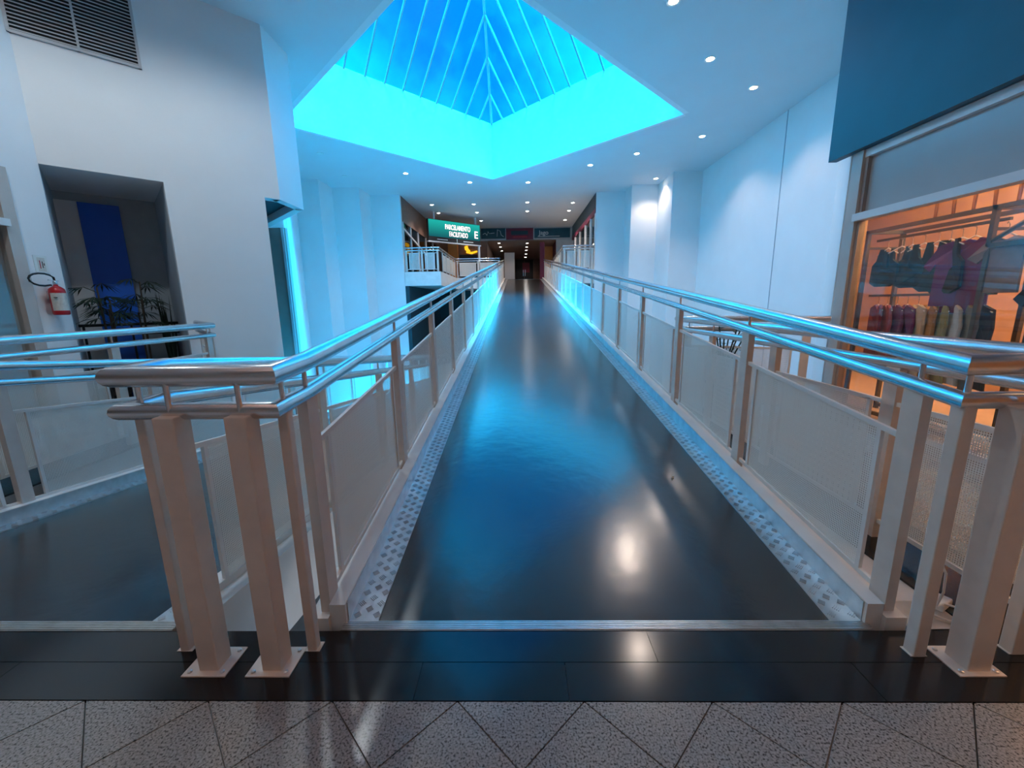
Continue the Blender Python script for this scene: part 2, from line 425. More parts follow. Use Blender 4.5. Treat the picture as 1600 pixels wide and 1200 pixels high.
# ---- upper level: landings and hall
lp = MB()
lp.prism([(-4.77, 17.735), (-3.25, 17.735), (-3.25, YE - .002), (-4.77, YE - .002)], 2.09, ZU)
lp.prism([(1.85, 17.945), (3.22, 17.945), (3.22, YE - .002), (1.85, YE - .002)], 2.09, ZU)
lp.prism([(-3.249, 22.3), (-.9, 22.3), (-.9, YE - .002), (-3.249, YE - .002)], 2.09, ZU)
lp.prism([(-6.0, YE), (4.6, YE), (4.6, 38), (-6.0, 38)], 2.09, ZU)
struct(lp.build('floor_upper', 'white_beam'))
struct(MB().prism([(-4.75, 17.74), (-3.26, 17.74), (-3.26, 22.31), (-.9, 22.31), (-.9, YE), (3.2, YE), (3.2, 38), (-4.75, 38)], ZU, ZU + .01).build('floor_upper_finish', 'black_granite'))

# ================================================================== MAIN BRIDGE AND LEFT RAMP
def ramp_box(m, x0, x1, ya, yb, zf, h0, h1):
    m.hexa([(x0, ya, zf(ya) + h0), (x1, ya, zf(ya) + h0), (x1, yb, zf(yb) + h0), (x0, yb, zf(yb) + h0),
            (x0, ya, zf(ya) + h1), (x1, ya, zf(ya) + h1), (x1, yb, zf(yb) + h1), (x0, yb, zf(yb) + h1)])
def footbridge(name, label, xa, xb, zf, yend, plate=.125, curb=.15):
    t = thing(name, label, 'footbridge', ((xa + xb) / 2, Y0, 0)); off = (-(xa + xb) / 2, -Y0, 0)
    m = MB(); ramp_box(m, xa + curb + plate, xb - curb - plate, Y0 + .045, yend, zf, -.10, -.004); m.build('deck', 'black_rubber', t, loc=off)
    for sgn, (a, b) in ((-1, (xa + curb, xa + curb + plate)), (1, (xb - curb - plate, xb - curb))):
        m = MB(); ramp_box(m, a, b, Y0 + .045, yend, zf, -.08, .001)
        e0, e1 = (b - .003, b + .001) if sgn > 0 else (a - .001, a + .003)
        ramp_box(m, e0, e1, Y0 + .045, yend, zf, .0, .088)
        p = m.build('tread_plate', 'plate_aluminium', t, loc=off)
        bars = MB(); y = Y0 + .075; k = 0
        while y < min(yend, 13):
            for i, fx in enumerate((.22, .56, .90)):
                if (k + i) % 2: continue
                cx = a + plate * fx * .98; an = R(40 if (k // 1 + i // 2) % 4 < 2 else -40)
                c, s2 = math.cos(an), math.sin(an); hl, hw = .0125, .0016
                for q in (-.0105, -.0035, .0035, .0105):
                    mx_, my_ = cx - s2 * q, y + c * q
                    pts = [(mx_ + c * hl * u - s2 * hw * v, my_ + s2 * hl * u + c * hw * v) for u, v in ((1, -1), (1, 1), (-1, 1), (-1, -1))]
                    bars.add([(u, v, zf(v) + .0005) for u, v in pts] + [(u, v, zf(v) + .0045) for u, v in pts], [(4, 5, 6, 7), (0, 1, 5, 4), (1, 2, 6, 5), (2, 3, 7, 6), (3, 0, 4, 7)])
            y += .030; k += 1
        br = bars.build('tread_pattern', 'plate_aluminium', p); br['kind'] = 'stuff'
    for a, b, c_, d_ in ((xa, xa + curb * .55, xa + curb * .55, xa + curb - .0015), (xb - curb * .55, xb, xb - curb + .0015, xb - curb * .55)):
        m = MB(); ramp_box(m, a, b, Y0 + .012, yend, zf, -.42, .045); ramp_box(m, c_, d_, Y0 + .03, yend, zf, -.42, .092); m.build('edge_beam', 'white_beam', t, loc=off)
    m = MB()   # ribbed threshold strip
    m.box((xa + curb * .9, Y0 - .004, -.02), (xb - curb * .9, Y0 + .048, .004))
    for i in range(5):
        yy = Y0 + .001 + i * .0095; m.box((xa + curb * .9, yy, .004), (xb - curb * .9, yy + .005, .0075))
    m.build('threshold_strip', 'strip_aluminium', t, loc=off)
    return t
footbridge('ramp_bridge', 'long black-decked pedestrian ramp rising straight ahead under the skylight', -.88, 1.545, up_z, YE)
footbridge('side_ramp', 'black-decked side ramp sloping down on the left of the main ramp', -3.68, -1.31, dn_z, YL)

# ================================================================== RAILINGS
TOPH, SECH, RT, RS = 1.09, .972, .036, .029
post_cache = {}
def railing(name, label, runs, rail_path, group='aluminium handrails around the ramps', start=None, pins=(), top_r=RT):
    """runs: (A, B, distances of posts, first and last panel flags); rail_path: list of floor points followed by both rails"""
    o0 = Vector(start or rail_path[0]); t = thing(name, label, 'railing', o0, group=group)
    for nm, h, r in (('top_rail', TOPH, top_r), ('lower_rail', SECH, RS)):
        m = MB().tube([Vector(p) - o0 + Vector((0, 0, h)) for p in rail_path], r, 16)
        auto_smooth(m.build(nm, 'brushed_aluminium', t))
    for A, B, dist, panels in runs:
        A, B = Vector(A), Vector(B); L2 = math.hypot(B.x - A.x, B.y - A.y); slope = (B.z - A.z) / L2
        hd = Vector(((B.x - A.x) / L2, (B.y - A.y) / L2, 0)); rz = math.atan2(hd.y, hd.x)
        key = round(slope, 4)
        if ('post', key) not in post_cache:
            m = MB(); a, b = .04, .02
            m.hexa([(-a, -b, -.01 - slope * a), (a, -b, -.01 + slope * a), (a, b, -.01 + slope * a), (-a, b, -.01 - slope * a), (-a, -b, SECH - .01 - slope * a), (a, -b, SECH - .01 + slope * a), (a, b, SECH - .01 + slope * a), (-a, b, SECH - .01 - slope * a)])
            post_cache['post', key] = m.mesh('post')
            post_cache['pin', key] = MB().tube([(0, 0, SECH), (0, 0, TOPH)], .009, 8).mesh('pin')
            fm = MB().box((-.06, -.045, -.012), (.06, .045, .004)).mesh('saddle'); post_cache['saddle', key] = fm
        pos = []
        for d in dist:
            p = A + hd * d + Vector((0, 0, slope * d)); pos.append(d)
            link('post', post_cache['post', key], 'cream_post', t, p - o0, rz)
            link('pin', post_cache['pin', key], 'brushed_aluminium', t, p - o0, rz)
        if not panels: continue
        for d0, d1 in zip(pos[:-1], pos[1:]):
            W = d1 - d0; key2 = ('panel', key, round(W, 3))
            if key2 not in post_cache:
                a, b = .13, W - .13; z0, z1 = .10, .76; sh = lambda x: slope * x
                m = MB(); tk = .0015
                for yy, fl_ in ((-tk, (0, 1, 2, 3)), (tk, (3, 2, 1, 0))):
                    m.add([(a, yy, z0 + sh(a)), (b, yy, z0 + sh(b)), (b, yy, z1 + sh(b)), (a, yy, z1 + sh(a))], [fl_])
                f = MB(); w = .011
                def bar(x0, za, x1, zb, hw):
                    f.hexa([(x0, -.008, za - hw + sh(x0)), (x1, -.008, zb - hw + sh(x1)), (x1, .008, zb - hw + sh(x1)), (x0, .008, za - hw + sh(x0)), (x0, -.008, za + hw + sh(x0)), (x1, -.008, zb + hw + sh(x1)), (x1, .008, zb + hw + sh(x1)), (x0, .008, za + hw + sh(x0))])
                bar(.035, z0, W - .035, z0, w); bar(.035, z1, W - .035, z1, w)
                for xx in (a, b): f.hexa([(xx - w, -.008, z0 + sh(xx)), (xx + w, -.008, z0 + sh(xx)), (xx + w, .008, z0 + sh(xx)), (xx - w, .008, z0 + sh(xx)), (xx - w, -.008, z1 + sh(xx)), (xx + w, -.008, z1 + sh(xx)), (xx + w, .008, z1 + sh(xx)), (xx - w, .008, z1 + sh(xx))])
                post_cache[key2] = (m.mesh('mesh_panel'), f.mesh('panel_frame'))
            p = A + hd * d0 + Vector((0, 0, slope * d0)) - o0
            me1, me2 = post_cache[key2]
            pn = link('mesh_panel', me1, 'perforated_steel', t, p, rz); link('panel_frame', me2, 'white_beam', pn)
    return t
def corner_post(t, x, y, w, plate, top=SECH, z=0.0, rot=0):
    o0 = t.location; p = Vector((x, y, z)) - o0
    m = MB().box((-w / 2, -w / 2, .0), (w / 2, w / 2, top - .01)); po = m.build('post', 'cream_post', t, loc=p, rz=rot, bevel=.004)
    if plate:
        q = MB().box((-.085, -.06, .0), (.075, .07, .006)); fp = q.build('base_plate', 'cream_post', po)
        for bx, by in ((-.065, -.042), (.055, -.042), (.055, .052), (-.065, .052)):
            MB().lathe((bx, by, .006), [(.008, 0), (.008, .005), (.004, .007)], 6).build('bolt', 'plate_aluminium', fp)
    else:
        MB().box((-.03, -.02, 0), (.03, .025, .004)).build('foot', 'cream_post', po)
    MB().tube([p + Vector((0, 0, SECH)), p + Vector((0, 0, TOPH))], .009, 8).build('pin', 'brushed_aluminium', t)
    return po
SP = 1.181
dist_up = [.085 + SP * i for i in range(20)]
# left side of the main ramp, turning round the end onto the side ramp's right hand rail
xl, xr2 = -.82, -1.365
A = (xl, Y0, 0); B = (xl, YE, ZU)
C_, D_ = (xr2, Y0, 0), (xr2, YL, ZL)
path = [(xl, YE, ZU), (xl, 1.52, up_z(1.52)), (-.812, 1.305, 0), (-1.325, 1.305, 0), (xr2 + .03, 1.50, 0), (xr2, 4.0, dn_z(4.0)), (xr2, YL, ZL)]
rl = railing('bridge_railing', 'handrail between main ramp and side ramp, turning round at its near end', [(A, B, dist_up, True), (C_, D_, [.09 + SP * i for i in range(18)], True)], path, start=(-1.06, 1.30, 0))
for x, y, w, pl in ((-1.31, 1.357, .036, False), (-1.148, 1.285, .072, True), (-.914, 1.285, .072, True), (-.812, 1.357, .036, False)): corner_post(rl, x, y, w, pl)
# right side of the main ramp joining the right hand landing rail
xr = 1.50
A = (xr, Y0, 0); B = (xr, YE, ZU)
path = [(xr, YE, ZU), (xr, 1.56, up_z(1.56)), (1.46, 1.335, 0), (1.97, 1.335, 0), (1.97, 5.12, 0), (3.36, 4.52, 0)]
rr = railing('bridge_railing', 'handrail along right side of main ramp, continuing round the right landing', [(A, B, dist_up, True), ((1.97, Y0, 0), (1.97, 5.12, 0), [-.03, .70, 1.72, 2.76, 3.62], True), ((1.97, 5.12, 0), (3.36, 4.52, 0), [.12, 1.32], True)], path, start=(1.70, 1.33, 0))
for x, y, w, pl in ((1.468, 1.335, .045, False), (1.615, 1.29, .082, True), (1.835, 1.345, .045, False)): corner_post(rr, x, y, w, pl)
# left side of the side ramp
xa = -3.60
railing('side_ramp_railing', 'handrail along far left side of the descending side ramp', [((xa, Y0, 0), (xa, YL, ZL), [.085 + SP * i for i in range(18)], True)], [(xa, 1.32, 0), (xa, 1.50, 0), (xa, 3.0, dn_z(3.0)), (xa, YL, ZL)])
# edge of the left landing
railing('landing_railing', 'level handrail edging the left landing by the red extinguisher', [((-3.83, 1.4, 0), (-3.83, 5.10, 0), [.1, 1.25, 2.4, 3.6], True), ((-3.83, 5.10, 0), (-4.86, 6.18, 0), [.25, 1.2], True)], [(-3.83, 1.32, 0), (-3.83, 5.10, 0), (-4.95, 6.27, 0)])
TOPH2 = TOPH
# upper landings at the far end
TOPH, SECH = .97, .86
post_cache.clear()
railing('upper_railing', 'railing on the left upper landing below the lit screen', [((-4.74, 17.80, ZU), (-3.30, 17.80, ZU), [.06, .72, 1.38], True), ((-3.30, 17.80, ZU), (-3.30, 22.4, ZU), [.8, 1.7, 2.6, 3.5, 4.4], True), ((-3.30, 22.38, ZU), (-.95, 22.38, ZU), [.1, 1.2, 2.3], True)],
        [(-4.76, 17.80, ZU), (-3.30, 17.80, ZU), (-3.30, 22.38, ZU), (-.95, 22.38, ZU)], 'railings of the upper landings', top_r=.028)
railing('upper_railing', 'railing on the right upper landing against the white wall', [((3.18, 18.0, ZU), (1.90, 18.0, ZU), [.05, .64, 1.22], True), ((1.90, 18.0, ZU), (1.90, 24.4, ZU), [1.0, 2.0, 3.0, 4.0, 5.0, 6.0], True)],
        [(3.21, 18.0, ZU), (1.90, 18.0, ZU), (1.90, 24.42, ZU)], 'railings of the upper landings', top_r=.028)
TOPH, SECH = 1.09, .972

# ================================================================== LEFT SIDE THINGS
# ---- vent grille high on the 45 degree wall
d45 = Vector((.7071, .7071, 0)); n45 = Vector((.7071, -.7071, 0))
vent = thing('vent_grille', 'large grey louvred air vent high on the left wall', 'vent', (WL(-5.58)[0], WL(-5.58)[1], 4.54), R(45))
vw, vh = .60, 1.10
f = MB()
for a, b in (((-vw, -.03, 0), (-vw + .03, .0, vh)), ((vw - .03, -.03, 0), (vw, .0, vh)), ((-.012, -.03, 0), (.012, .0, vh)), ((-vw, -.03, 0), (vw, .0, .03)), ((-vw, -.03, vh - .03), (vw, .0, vh))): f.box(a, b)
f.build('frame', 'vent_grey', vent)
MB().box((-vw, -.004, 0), (vw, -.001, vh)).build('backing', 'dark_void', vent)
sl = MB().hexa([(-vw + .03, -.028, 0), (-.012, -.028, 0), (-.012, -.006, .016), (-vw + .03, -.006, .016), (-vw + .03, -.028, .010), (-.012, -.028, .010), (-.012, -.006, .026), (-vw + .03, -.006, .026)]).mesh('slat')
for k in range(25):
    for s in (0, 1): link('slat', sl, 'vent_grey', vent, (s * (vw - .018), 0, .034 + k * .042))
# ---- deep recess in the 45 degree wall with a blue panel and palms
ra, rb = WL(XL), WL(-5.135); dep = Vector((-.7071, .7071)); alg = Vector((.7071, .7071))
def rp(s, d): return (ra[0] + alg.x * s + dep.x * d, ra[1] + alg.y * s + dep.y * d)
RW, RD = 1.209, 1.62
def rbox(name, s0, s1, d0, d1, z0, z1, mat): return MB().prism([rp(s0, d0), rp(s1, d0), rp(s1, d1), rp(s0, d1)], z0, z1).build(name, mat)
struct(rbox('ceiling_recess', -.15, RW + .15, .10, RD + .1, 3.112, 3.25, 'white_wall'))
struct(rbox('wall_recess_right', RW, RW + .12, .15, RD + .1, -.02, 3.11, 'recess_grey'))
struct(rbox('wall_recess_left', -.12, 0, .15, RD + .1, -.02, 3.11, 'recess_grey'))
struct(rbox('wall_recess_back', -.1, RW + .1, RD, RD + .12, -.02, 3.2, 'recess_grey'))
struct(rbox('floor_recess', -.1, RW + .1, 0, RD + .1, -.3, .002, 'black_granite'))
rbox('daylit_panel', .0, .25, RD - .04, RD - .001, .002, 2.98, 'white_wall').parent = bpy.data.objects['wall_recess_back']  # pale colour stands in for a daylit opening beyond
bp_ = rbox('blue_panel', .25, .735, RD - .07, RD - .001, .002, 2.97, 'blue_panel'); bp_.parent = bpy.data.objects['wall_recess_back']; bp_['label'] = 'tall deep blue panel'
hr = thing('recess_handrail', 'dark handrail crossing the recess behind the palms', 'railing', rp(.6, 1.1) + (0.002,), R(45))
for nm, z, r_ in (('top_rail', 1.06, .022), ('lower_rail', .90, .016)): MB().tube([(-.6, 0, z), (.6, 0, z)], r_, 8).build(nm, 'black_rubber_hose', hr, True)
for x in (-.55, 0, .55): MB().tube([(x, 0, 0), (x, 0, 1.06)], .016, 8).build('post', 'black_rubber_hose', hr, True)
# palms: canes with fans of narrow leaflets
def palm(label, x, y, z, canes, group):
    t = thing('potted_palm', label, 'plant', (x, y, z), group=group)
    p = MB().lathe((0, 0, 0), [(.10, 0), (.14, .26), (.15, .28), (.13, .28), (.12, .24)], 16); auto_smooth(p.build('pot', 'pot_dark', t))
    rnd = random.Random(int(abs(x) * 1000) + canes)
    for c in range(canes):
        a = rnd.uniform(0, 6.28); h = rnd.uniform(1.15, 1.85); lean = rnd.uniform(.03, .12)
        top = Vector((math.cos(a) * lean, math.sin(a) * lean, h))
        MB().tube([(math.cos(a) * .04, math.sin(a) * .04, .2), (top.x * .7, top.y * .7, h * .6), top], .011, 6).build('cane', 'stem_brown', t, True)
        for b in range(4):
            az = a + b * 1.6 + rnd.uniform(-.3, .3); el = rnd.uniform(.1, .6); st = top - Vector((0, 0, rnd.uniform(0, .25)))
            hub = st + Vector((math.cos(az) * .14, math.sin(az) * .14, el * .16))
            m = MB().tube([st, hub], .005, 5)
            for k in range(8):
                aa = az + (k - 3.5) * .30; L = .30 * (1 - abs(k - 3.5) * .06)
                d = Vector((math.cos(aa), math.sin(aa), -.15 - .35 * rnd.random())).normalized(); sd = Vector((-d.y, d.x, 0)).normalized() * .013
                mid = hub + d * L * .55; tip = hub + d * L + Vector((0, 0, -.04))
                upv = Vector((0, 0, .003))
                m.add([hub, mid + sd, tip, mid - sd, mid + upv * 2], [(0, 1, 4), (1, 2, 4), (2, 3, 4), (3, 0, 4), (0, 3, 2, 1)])
            m.build('frond', 'leaf_dark', t)
    return t
p1, p2, p3 = rp(.34, .60), rp(.72, .75), rp(1.05, 1.0)
palm('spreading dark palm left in the recess, before the pale daylit panel', p1[0], p1[1], .002, 5, 'palms in the recess')
palm('dark palm in front of the blue panel in the recess', p2[0], p2[1], .002, 4, 'palms in the recess')
dp = thing('tall_plant', 'tall dark slender plant against right side of the recess', 'plant', p3 + (.002,))
auto_smooth(MB().lathe((0, 0, 0), [(.09, 0), (.12, .24), (.13, .26), (.10, .26)], 14).build('pot', 'pot_dark', dp))
m = MB(); rnd = random.Random(3)
for k in range(26):
    a = rnd.uniform(0, 6.28); h = rnd.uniform(.9, 1.65); w = .022; q = Vector((math.cos(a) * .08, math.sin(a) * .08, 0)); sd = Vector((-math.sin(a), math.cos(a), 0)) * w
    m.add([q * .3 + Vector((0, 0, .2)), q * .8 + sd + Vector((0, 0, h * .55)), q * 1.2 + Vector((0, 0, h)), q * .8 - sd + Vector((0, 0, h * .55)), q * .5 + Vector((0, 0, h * .55))], [(0, 1, 2, 3), (0, 4, 1), (1, 4, 2), (2, 4, 3), (3, 4, 0)])
m.build('blades', 'leaf_dark', dp)
# ---- pillar with the fire extinguisher
fe = thing('fire_extinguisher', 'red fire extinguisher with white label hung on the left pillar', 'extinguisher', (XL, 5.265, 1.245))
cx = .105
auto_smooth(MB().lathe((cx, 0, 0), [(.070, 0), (.080, .012), (.080, .05), (.080, .29), (.074, .325), (.045, .352), (.024, .365), (.022, .38)], 24).build('cylinder', 'red_paint', fe))
lab = MB(); segs = 16
for i in range(segs):
    a0, a1 = -1.3 + 2.6 * i / segs, -1.3 + 2.6 * (i + 1) / segs
    a0 -= .35; a1 -= .35
    lab.add([(cx + .0812 * math.cos(a0), .0812 * math.sin(a0), .055), (cx + .0812 * math.cos(a1), .0812 * math.sin(a1), .055), (cx + .0812 * math.cos(a1), .0812 * math.sin(a1), .275), (cx + .0812 * math.cos(a0), .0812 * math.sin(a0), .275)], [(0, 1, 2, 3)])
lb = lab.build('label', 'label_paper', fe, True)
MB().box((cx + .03, -.0815, .215), (cx + .07, -.068, .222)).build('label_band', 'black_rubber_hose', lb)
auto_smooth(MB().lathe((cx, 0, .38), [(.016, 0), (.022, .008), (.022, .035), (.012, .05)], 12).build('valve', 'plate_aluminium', fe))
MB().hexa([(cx - .01, -.07, .43), (cx + .01, -.07, .43), (cx + .01, .04, .42), (cx - .01, .04, .42), (cx - .01, -.07, .44), (cx + .01, -.07, .44), (cx + .01, .04, .43), (cx - .01, .04, .43)]).build('lever', 'plate_aluminium', fe)
hp = [(cx, 0.0, .41), (cx, -.06, .425)]
for k in range(1, 13):
    a = math.pi * 2 * k / 13; hp.append((cx + .01, -.17 - .12 * math.cos(a + math.pi) * -1 - .0, .46 + .07 * math.sin(a)))
hp = [(cx, .0, .41)] + [(cx + .01, -.145 + .145 * math.cos(t), .435 + .075 * math.sin(t)) for t in [i * .44 for i in range(1, 13)]] + [(cx, -.05, .37)]
auto_smooth(MB().tube(hp, .011, 8).build('hose', 'black_rubber_hose', fe))
MB().box((0, -.03, .2), (cx - .07, .03, .3)).build('wall_bracket', 'plate_aluminium', fe)
sg = thing('safety_sign', 'small white wall sign above the fire extinguisher', 'sign', (XL, 5.245, 1.77))
MB().box((0, -.075, 0), (.006, .075, .21)).build('plate', 'sign_white', sg)
MB().box((.006, -.04, .015), (.0075, .045, .185)).build('paper', 'label_paper', sg)
for k, (y_, z_, h_) in enumerate(((-.015, .05, .10), (.012, .06, .08), (.03, .09, .03))): MB().box((.0075, y_ - .005, z_), (.009, y_ + .005, z_ + h_)).build('mark', 'red_paint' if k == 0 else 'drift_dark', sg)
# ---- left shop front (a strip of it is in view)
ls = thing('storefront', 'aluminium framed shop window at the far left edge', 'shop front', (XL, 5.08, 0))
def lbox(name, y0, y1, z0, z1, x0, x1, mat, par=ls): return MB().box((x0, y0 - 5.08, z0), (x1, y1 - 5.08, z1)).build(name, mat, par)
lbox('jamb', 4.95, 5.08, 0, 2.95, -.10, .03, 'reflected_warm_pale')
lbox('header', -3.0, 4.95, 2.82, 2.95, -.10, .03, 'reflected_warm_pale')
lbox('transom', -3.0, 4.98, 2.28, 2.36, -.06, .06, 'steel_beam')
lbox('upper_pane', -3.0, 4.95, 2.36, 2.82, -.05, -.04, 'dark_glass')
lbox('lower_pane', -3.0, 4.95, .12, 2.28, -.05, -.04, 'shop_glass')
lbox('plinth', -3.0, 4.95, 0, .12, -.10, .02, 'reflected_warm_dark')
struct(MB().box((XL - .3, -5.0, 2.95), (XL, 5.08, HC)).build('wall_left_shop_head', 'white_wall'))
struct(MB().box((XL - 2.6, -5.0, 0), (XL - 2.5, 5.4, 2.95)).build('wall_left_shop_back', 'beige_wall'))
struct(MB().box((XL - 2.6, -5.0, 2.9), (XL - .1, 5.4, 2.95)).build('ceiling_left_shop', 'ceiling_white'))
# ---- passage behind the 45 degree wall, glazed door
struct(MB().box((-7.6, 10.02, 3.12), (-5.46, 10.15, 3.34)).build('trim_3', 'white_wall'))
dr = thing('glazed_door', 'grey glazed door in the passage left of the ramp', 'door', (-5.46, 10.04, 0))
MB().box((-2.1, 0, 0), (0, .03, 3.12)).build('leaf', 'reflected_warm_dark', dr)
for x in (-.05, -.42, -1.2): MB().box((x - .03, -.03, 0), (x + .03, 0, 3.12)).build('stile', 'vent_grey', dr)
struct(MB().prism([(-4.25, 7.25), (-4.25, 7.6), (-5.46, 10.1), (-7.6, 10.1), (-6.6, 6.9)], -.3, 0).build('floor_passage', 'slab_grey'))

# ================================================================== RIGHT SHOP
XS = 3.43
sf = thing('storefront', 'clothes shop window with pale transom under the dark teal fascia', 'shop front', (XS, 4.5, 0))
def sbox(name, y0, y1, z0, z1, x0, x1, mat): return MB().box((x0, y0 - 4.5, z0), (x1, y1 - 4.5, z1)).build(name, mat, sf)
sbox('jamb', 4.43, 4.56, 0, 2.73, -.03, .08, 'reflected_warm_pale')
sbox('jamb_reveal', 4.395, 4.43, 0, 2.73, .0, .06, 'reflected_warm_dark')
sbox('transom', -4.0, 4.44, 2.065, 2.135, -.05, .05, 'steel_beam')
sbox('header', -4.0, 4.43, 2.66, 2.73, -.01, .08, 'steel_beam')
sbox('upper_pane', -4.0, 4.40, 2.135, 2.66, .035, .045, 'frosted_pane')
sbox('lower_pane', -4.0, 4.40, .12, 2.065, .035, .045, 'shop_glass')
sbox('sill', -4.0, 4.43, .10, .13, -.02, .08, 'steel_beam')
sbox('plinth', -4.0, 4.43, 0, .10, .0, .08, 'reflected_warm_dark')
tag(MB().box((3.34, -4.0, 2.735), (3.425, 4.82, HC - .005)).build('signboard', 'teal_fascia'), 'large dark teal fascia above the clothes shop window', 'fascia')
struct(MB().box((3.425, -4.5, 2.74), (3.55, 4.62, HC)).build('wall_right_shop_head', 'white_wall'))
struct(MB().prism([(3.60, 4.62), (3.66, 4.58), (6.6, 8.85), (6.55, 8.9)], 0, 3.4).build('wall_shop_end', 'warm_wall'))
struct(MB().box((6.5, -4.5, 0), (6.6, 8.9, 3.4)).build('wall_shop_back', 'warm_wall'))
struct(MB().box((3.45, -4.6, 0), (6.6, -4.5, 3.4)).build('wall_shop_near', 'warm_wall'))
struct(MB().prism([(3.43, -4.5), (6.6, -4.5), (6.6, 8.9), (3.43, 4.62)], 3.35, 3.42).build('ceiling_shop', 'warm_wall'))
struct(MB().prism([(3.43, -4.5), (6.6, -4.5), (6.6, 8.9), (3.43, 4.62)], -.3, 0.0).build('floor_shop', 'beige_wall'))
# ceiling track lamps in the shop
def shop_lamp(label, x, y, z, e, col=(1, .62, .32)):
    t = thing('shop_lamp', label, 'lamp', (x, y, z), group='lamps in the clothes shop')
    auto_smooth(MB().lathe((0, 0, -.10), [(.05, 0), (.06, .02), (.06, .10)], 14).build('housing', 'sign_white', t))
    MB().lathe((0, 0, -.103), [(.045, 0), (.045, .003)], 14).build('lens', 'strip_glow', t)
    d = bpy.data.lights.new('shop_lamp_light', 'POINT'); d.energy = e; d.color = col; d.shadow_soft_size = .08
    o = bpy.data.objects.new('shop_lamp_light', d); COL.objects.link(o); o.parent = t; o.location = (0, 0, -.2)
shop_lamp('shop ceiling lamp over the clothes rack end', 4.9, 5.3, 3.35, 60)
shop_lamp('shop ceiling lamp near the window over the shirts', 4.3, 3.6, 3.35, 60)
shop_lamp('shop ceiling lamp deeper in the clothes shop', 5.6, 2.8, 3.35, 70)
shop_lamp('shop ceiling lamp nearest the shop entrance', 4.6, .8, 3.35, 60)
# driftwood sticks hung in front of the end wall
for k in range(6):
    x = 5.45 + .02 * k; y = 5.75 - k * .21
    m = MB().tube([(0, 0, 0), (.012 * (-1) ** k, .01, .35), (-.012, 0, .7), (.01 * (-1) ** k, .01, 1.05)], [.016, .02, .018, .015], 7)
    tag(m.build('driftwood_stick', 'wood_brown', None, True, loc=(x, y, 2.28)), 'hanging brown stick in the shop, number %s from the left' % ['one', 'two', 'three', 'four', 'five', 'six'][k], 'stick', 'hanging sticks in the clothes shop')
# clothes rack parallel to the window
XR = 3.93
rk = thing('clothes_rack', 'tall dark metal clothes rack standing along the shop window', 'clothes rack', (XR, 4.25, 0))
def bar_(name, a, b, r=.018):
    a, b = Vector(a), Vector(b); m = MB().box((min(a.x, b.x) - r, min(a.y, b.y) - r, min(a.z, b.z) - r), (max(a.x, b.x) + r, max(a.y, b.y) + r, max(a.z, b.z) + r)); return m.build(name, 'rack_metal', rk)
y0_, y1_ = -.62, .63
for x in (0, .38):
    for y in (y0_, y1_): bar_('upright', (x, y, 0), (x, y, 2.02))
    bar_('top_beam', (x, y0_, 2.02), (x, y1_, 2.02))
for y in (y0_, y1_): bar_('end_beam', (0, y, 2.02), (.38, y, 2.02)); bar_('end_beam', (0, y, 1.85), (.38, y, 1.85), .012)
bar_('hanging_rail', (.12, y0_, 1.93), (.12, y1_, 1.93), .012); bar_('hanging_rail', (.12, y0_, 1.33), (.12, y1_, 1.33), .012)
bar_('foot_beam', (0, y0_, .05), (0, y1_, .05)); bar_('foot_beam', (.38, y0_, .05), (.38, y1_, .05))
MB().tube([(0, y0_, 1.75), (.0, y0_ - .45, 2.0)], .018, 6).build('brace', 'rack_metal', rk)
bar_('side_arm', (0, y0_, 2.02), (0, y0_ - .6, 2.02)); bar_('side_arm', (0, y0_, 1.72), (0, y0_ - .6, 1.72)); bar_('upright', (0, y0_ - .6, 0), (0, y0_ - .6, 2.02))
TOPS = {
 'tank': [(-.05, .30), (-.09, .30), (-.12, .16), (-.19, .10), (-.20, -.12), (-.10, -.17), (.10, -.17), (.20, -.12), (.19, .10), (.12, .16), (.09, .30), (.05, .30), (.03, .14), (-.03, .14)],
 'tee': [(-.07, .28), (-.16, .25), (-.31, .06), (-.23, 0), (-.17, .07), (-.18, -.34), (.18, -.34), (.17, .07), (.23, 0), (.31, .06), (.16, .25), (.07, .28), (0, .24)],
 'bra': [(-.13, .26), (-.15, .26), (-.17, .08), (-.20, .0), (-.20, -.10), (.20, -.10), (.20, 0), (.17, .08), (.15, .26), (.13, .26), (.12, .08), (.02, .02), (-.02, .02), (-.12, .08)],
 'dress': [(-.05, .30), (-.14, .26), (-.17, .10), (-.15, -.05), (-.24, -.46), (.24, -.46), (.15, -.05), (.17, .10), (.14, .26), (.05, .30), (0, .24)]}
def garment(label, kind, mat, y, ztop, ang, sc=1.0, x=XR + .12, cat='shirt', group='clothes on the window rack'):
    pts = TOPS[kind]; t = thing('hanging_' + {'tank': 'vest', 'tee': 'tshirt', 'bra': 'vest', 'dress': 'blouse'}[kind], label, cat, (x, y, ztop), ang, group)
    drop = -.12 - .28 * sc
    k = len(pts); vs = []
    for s, w in ((-.014, 1.0), (.0, 1.03), (.014, 1.0)): vs += [(px * sc * w, s + .012 * math.sin(px * 22 + y * 9), pz * sc * (1.0 if s else 1.01) + drop) for px, pz in pts]
    fs = [tuple(range(k))[::-1], tuple(range(2 * k, 3 * k))] + [(r_ * k + i, r_ * k + (i + 1) % k, (r_ + 1) * k + (i + 1) % k, (r_ + 1) * k + i) for r_ in (0, 1) for i in range(k)]
    MB().add(vs, fs).build('fabric', mat, t)
    top = drop + .27 * sc
    MB().tube([(-.15 * sc, 0, top - .03), (0, 0, top + .035), (.15 * sc, 0, top - .03)], .006, 6).build('hanger', 'plastic_white', t)
    MB().tube([(0, 0, top + .03), (0, 0, -.03), (.012, 0, -.008), (.018, 0, -.022)], .003, 6).build('hook', 'brushed_aluminium', t)
F_ = R(90)
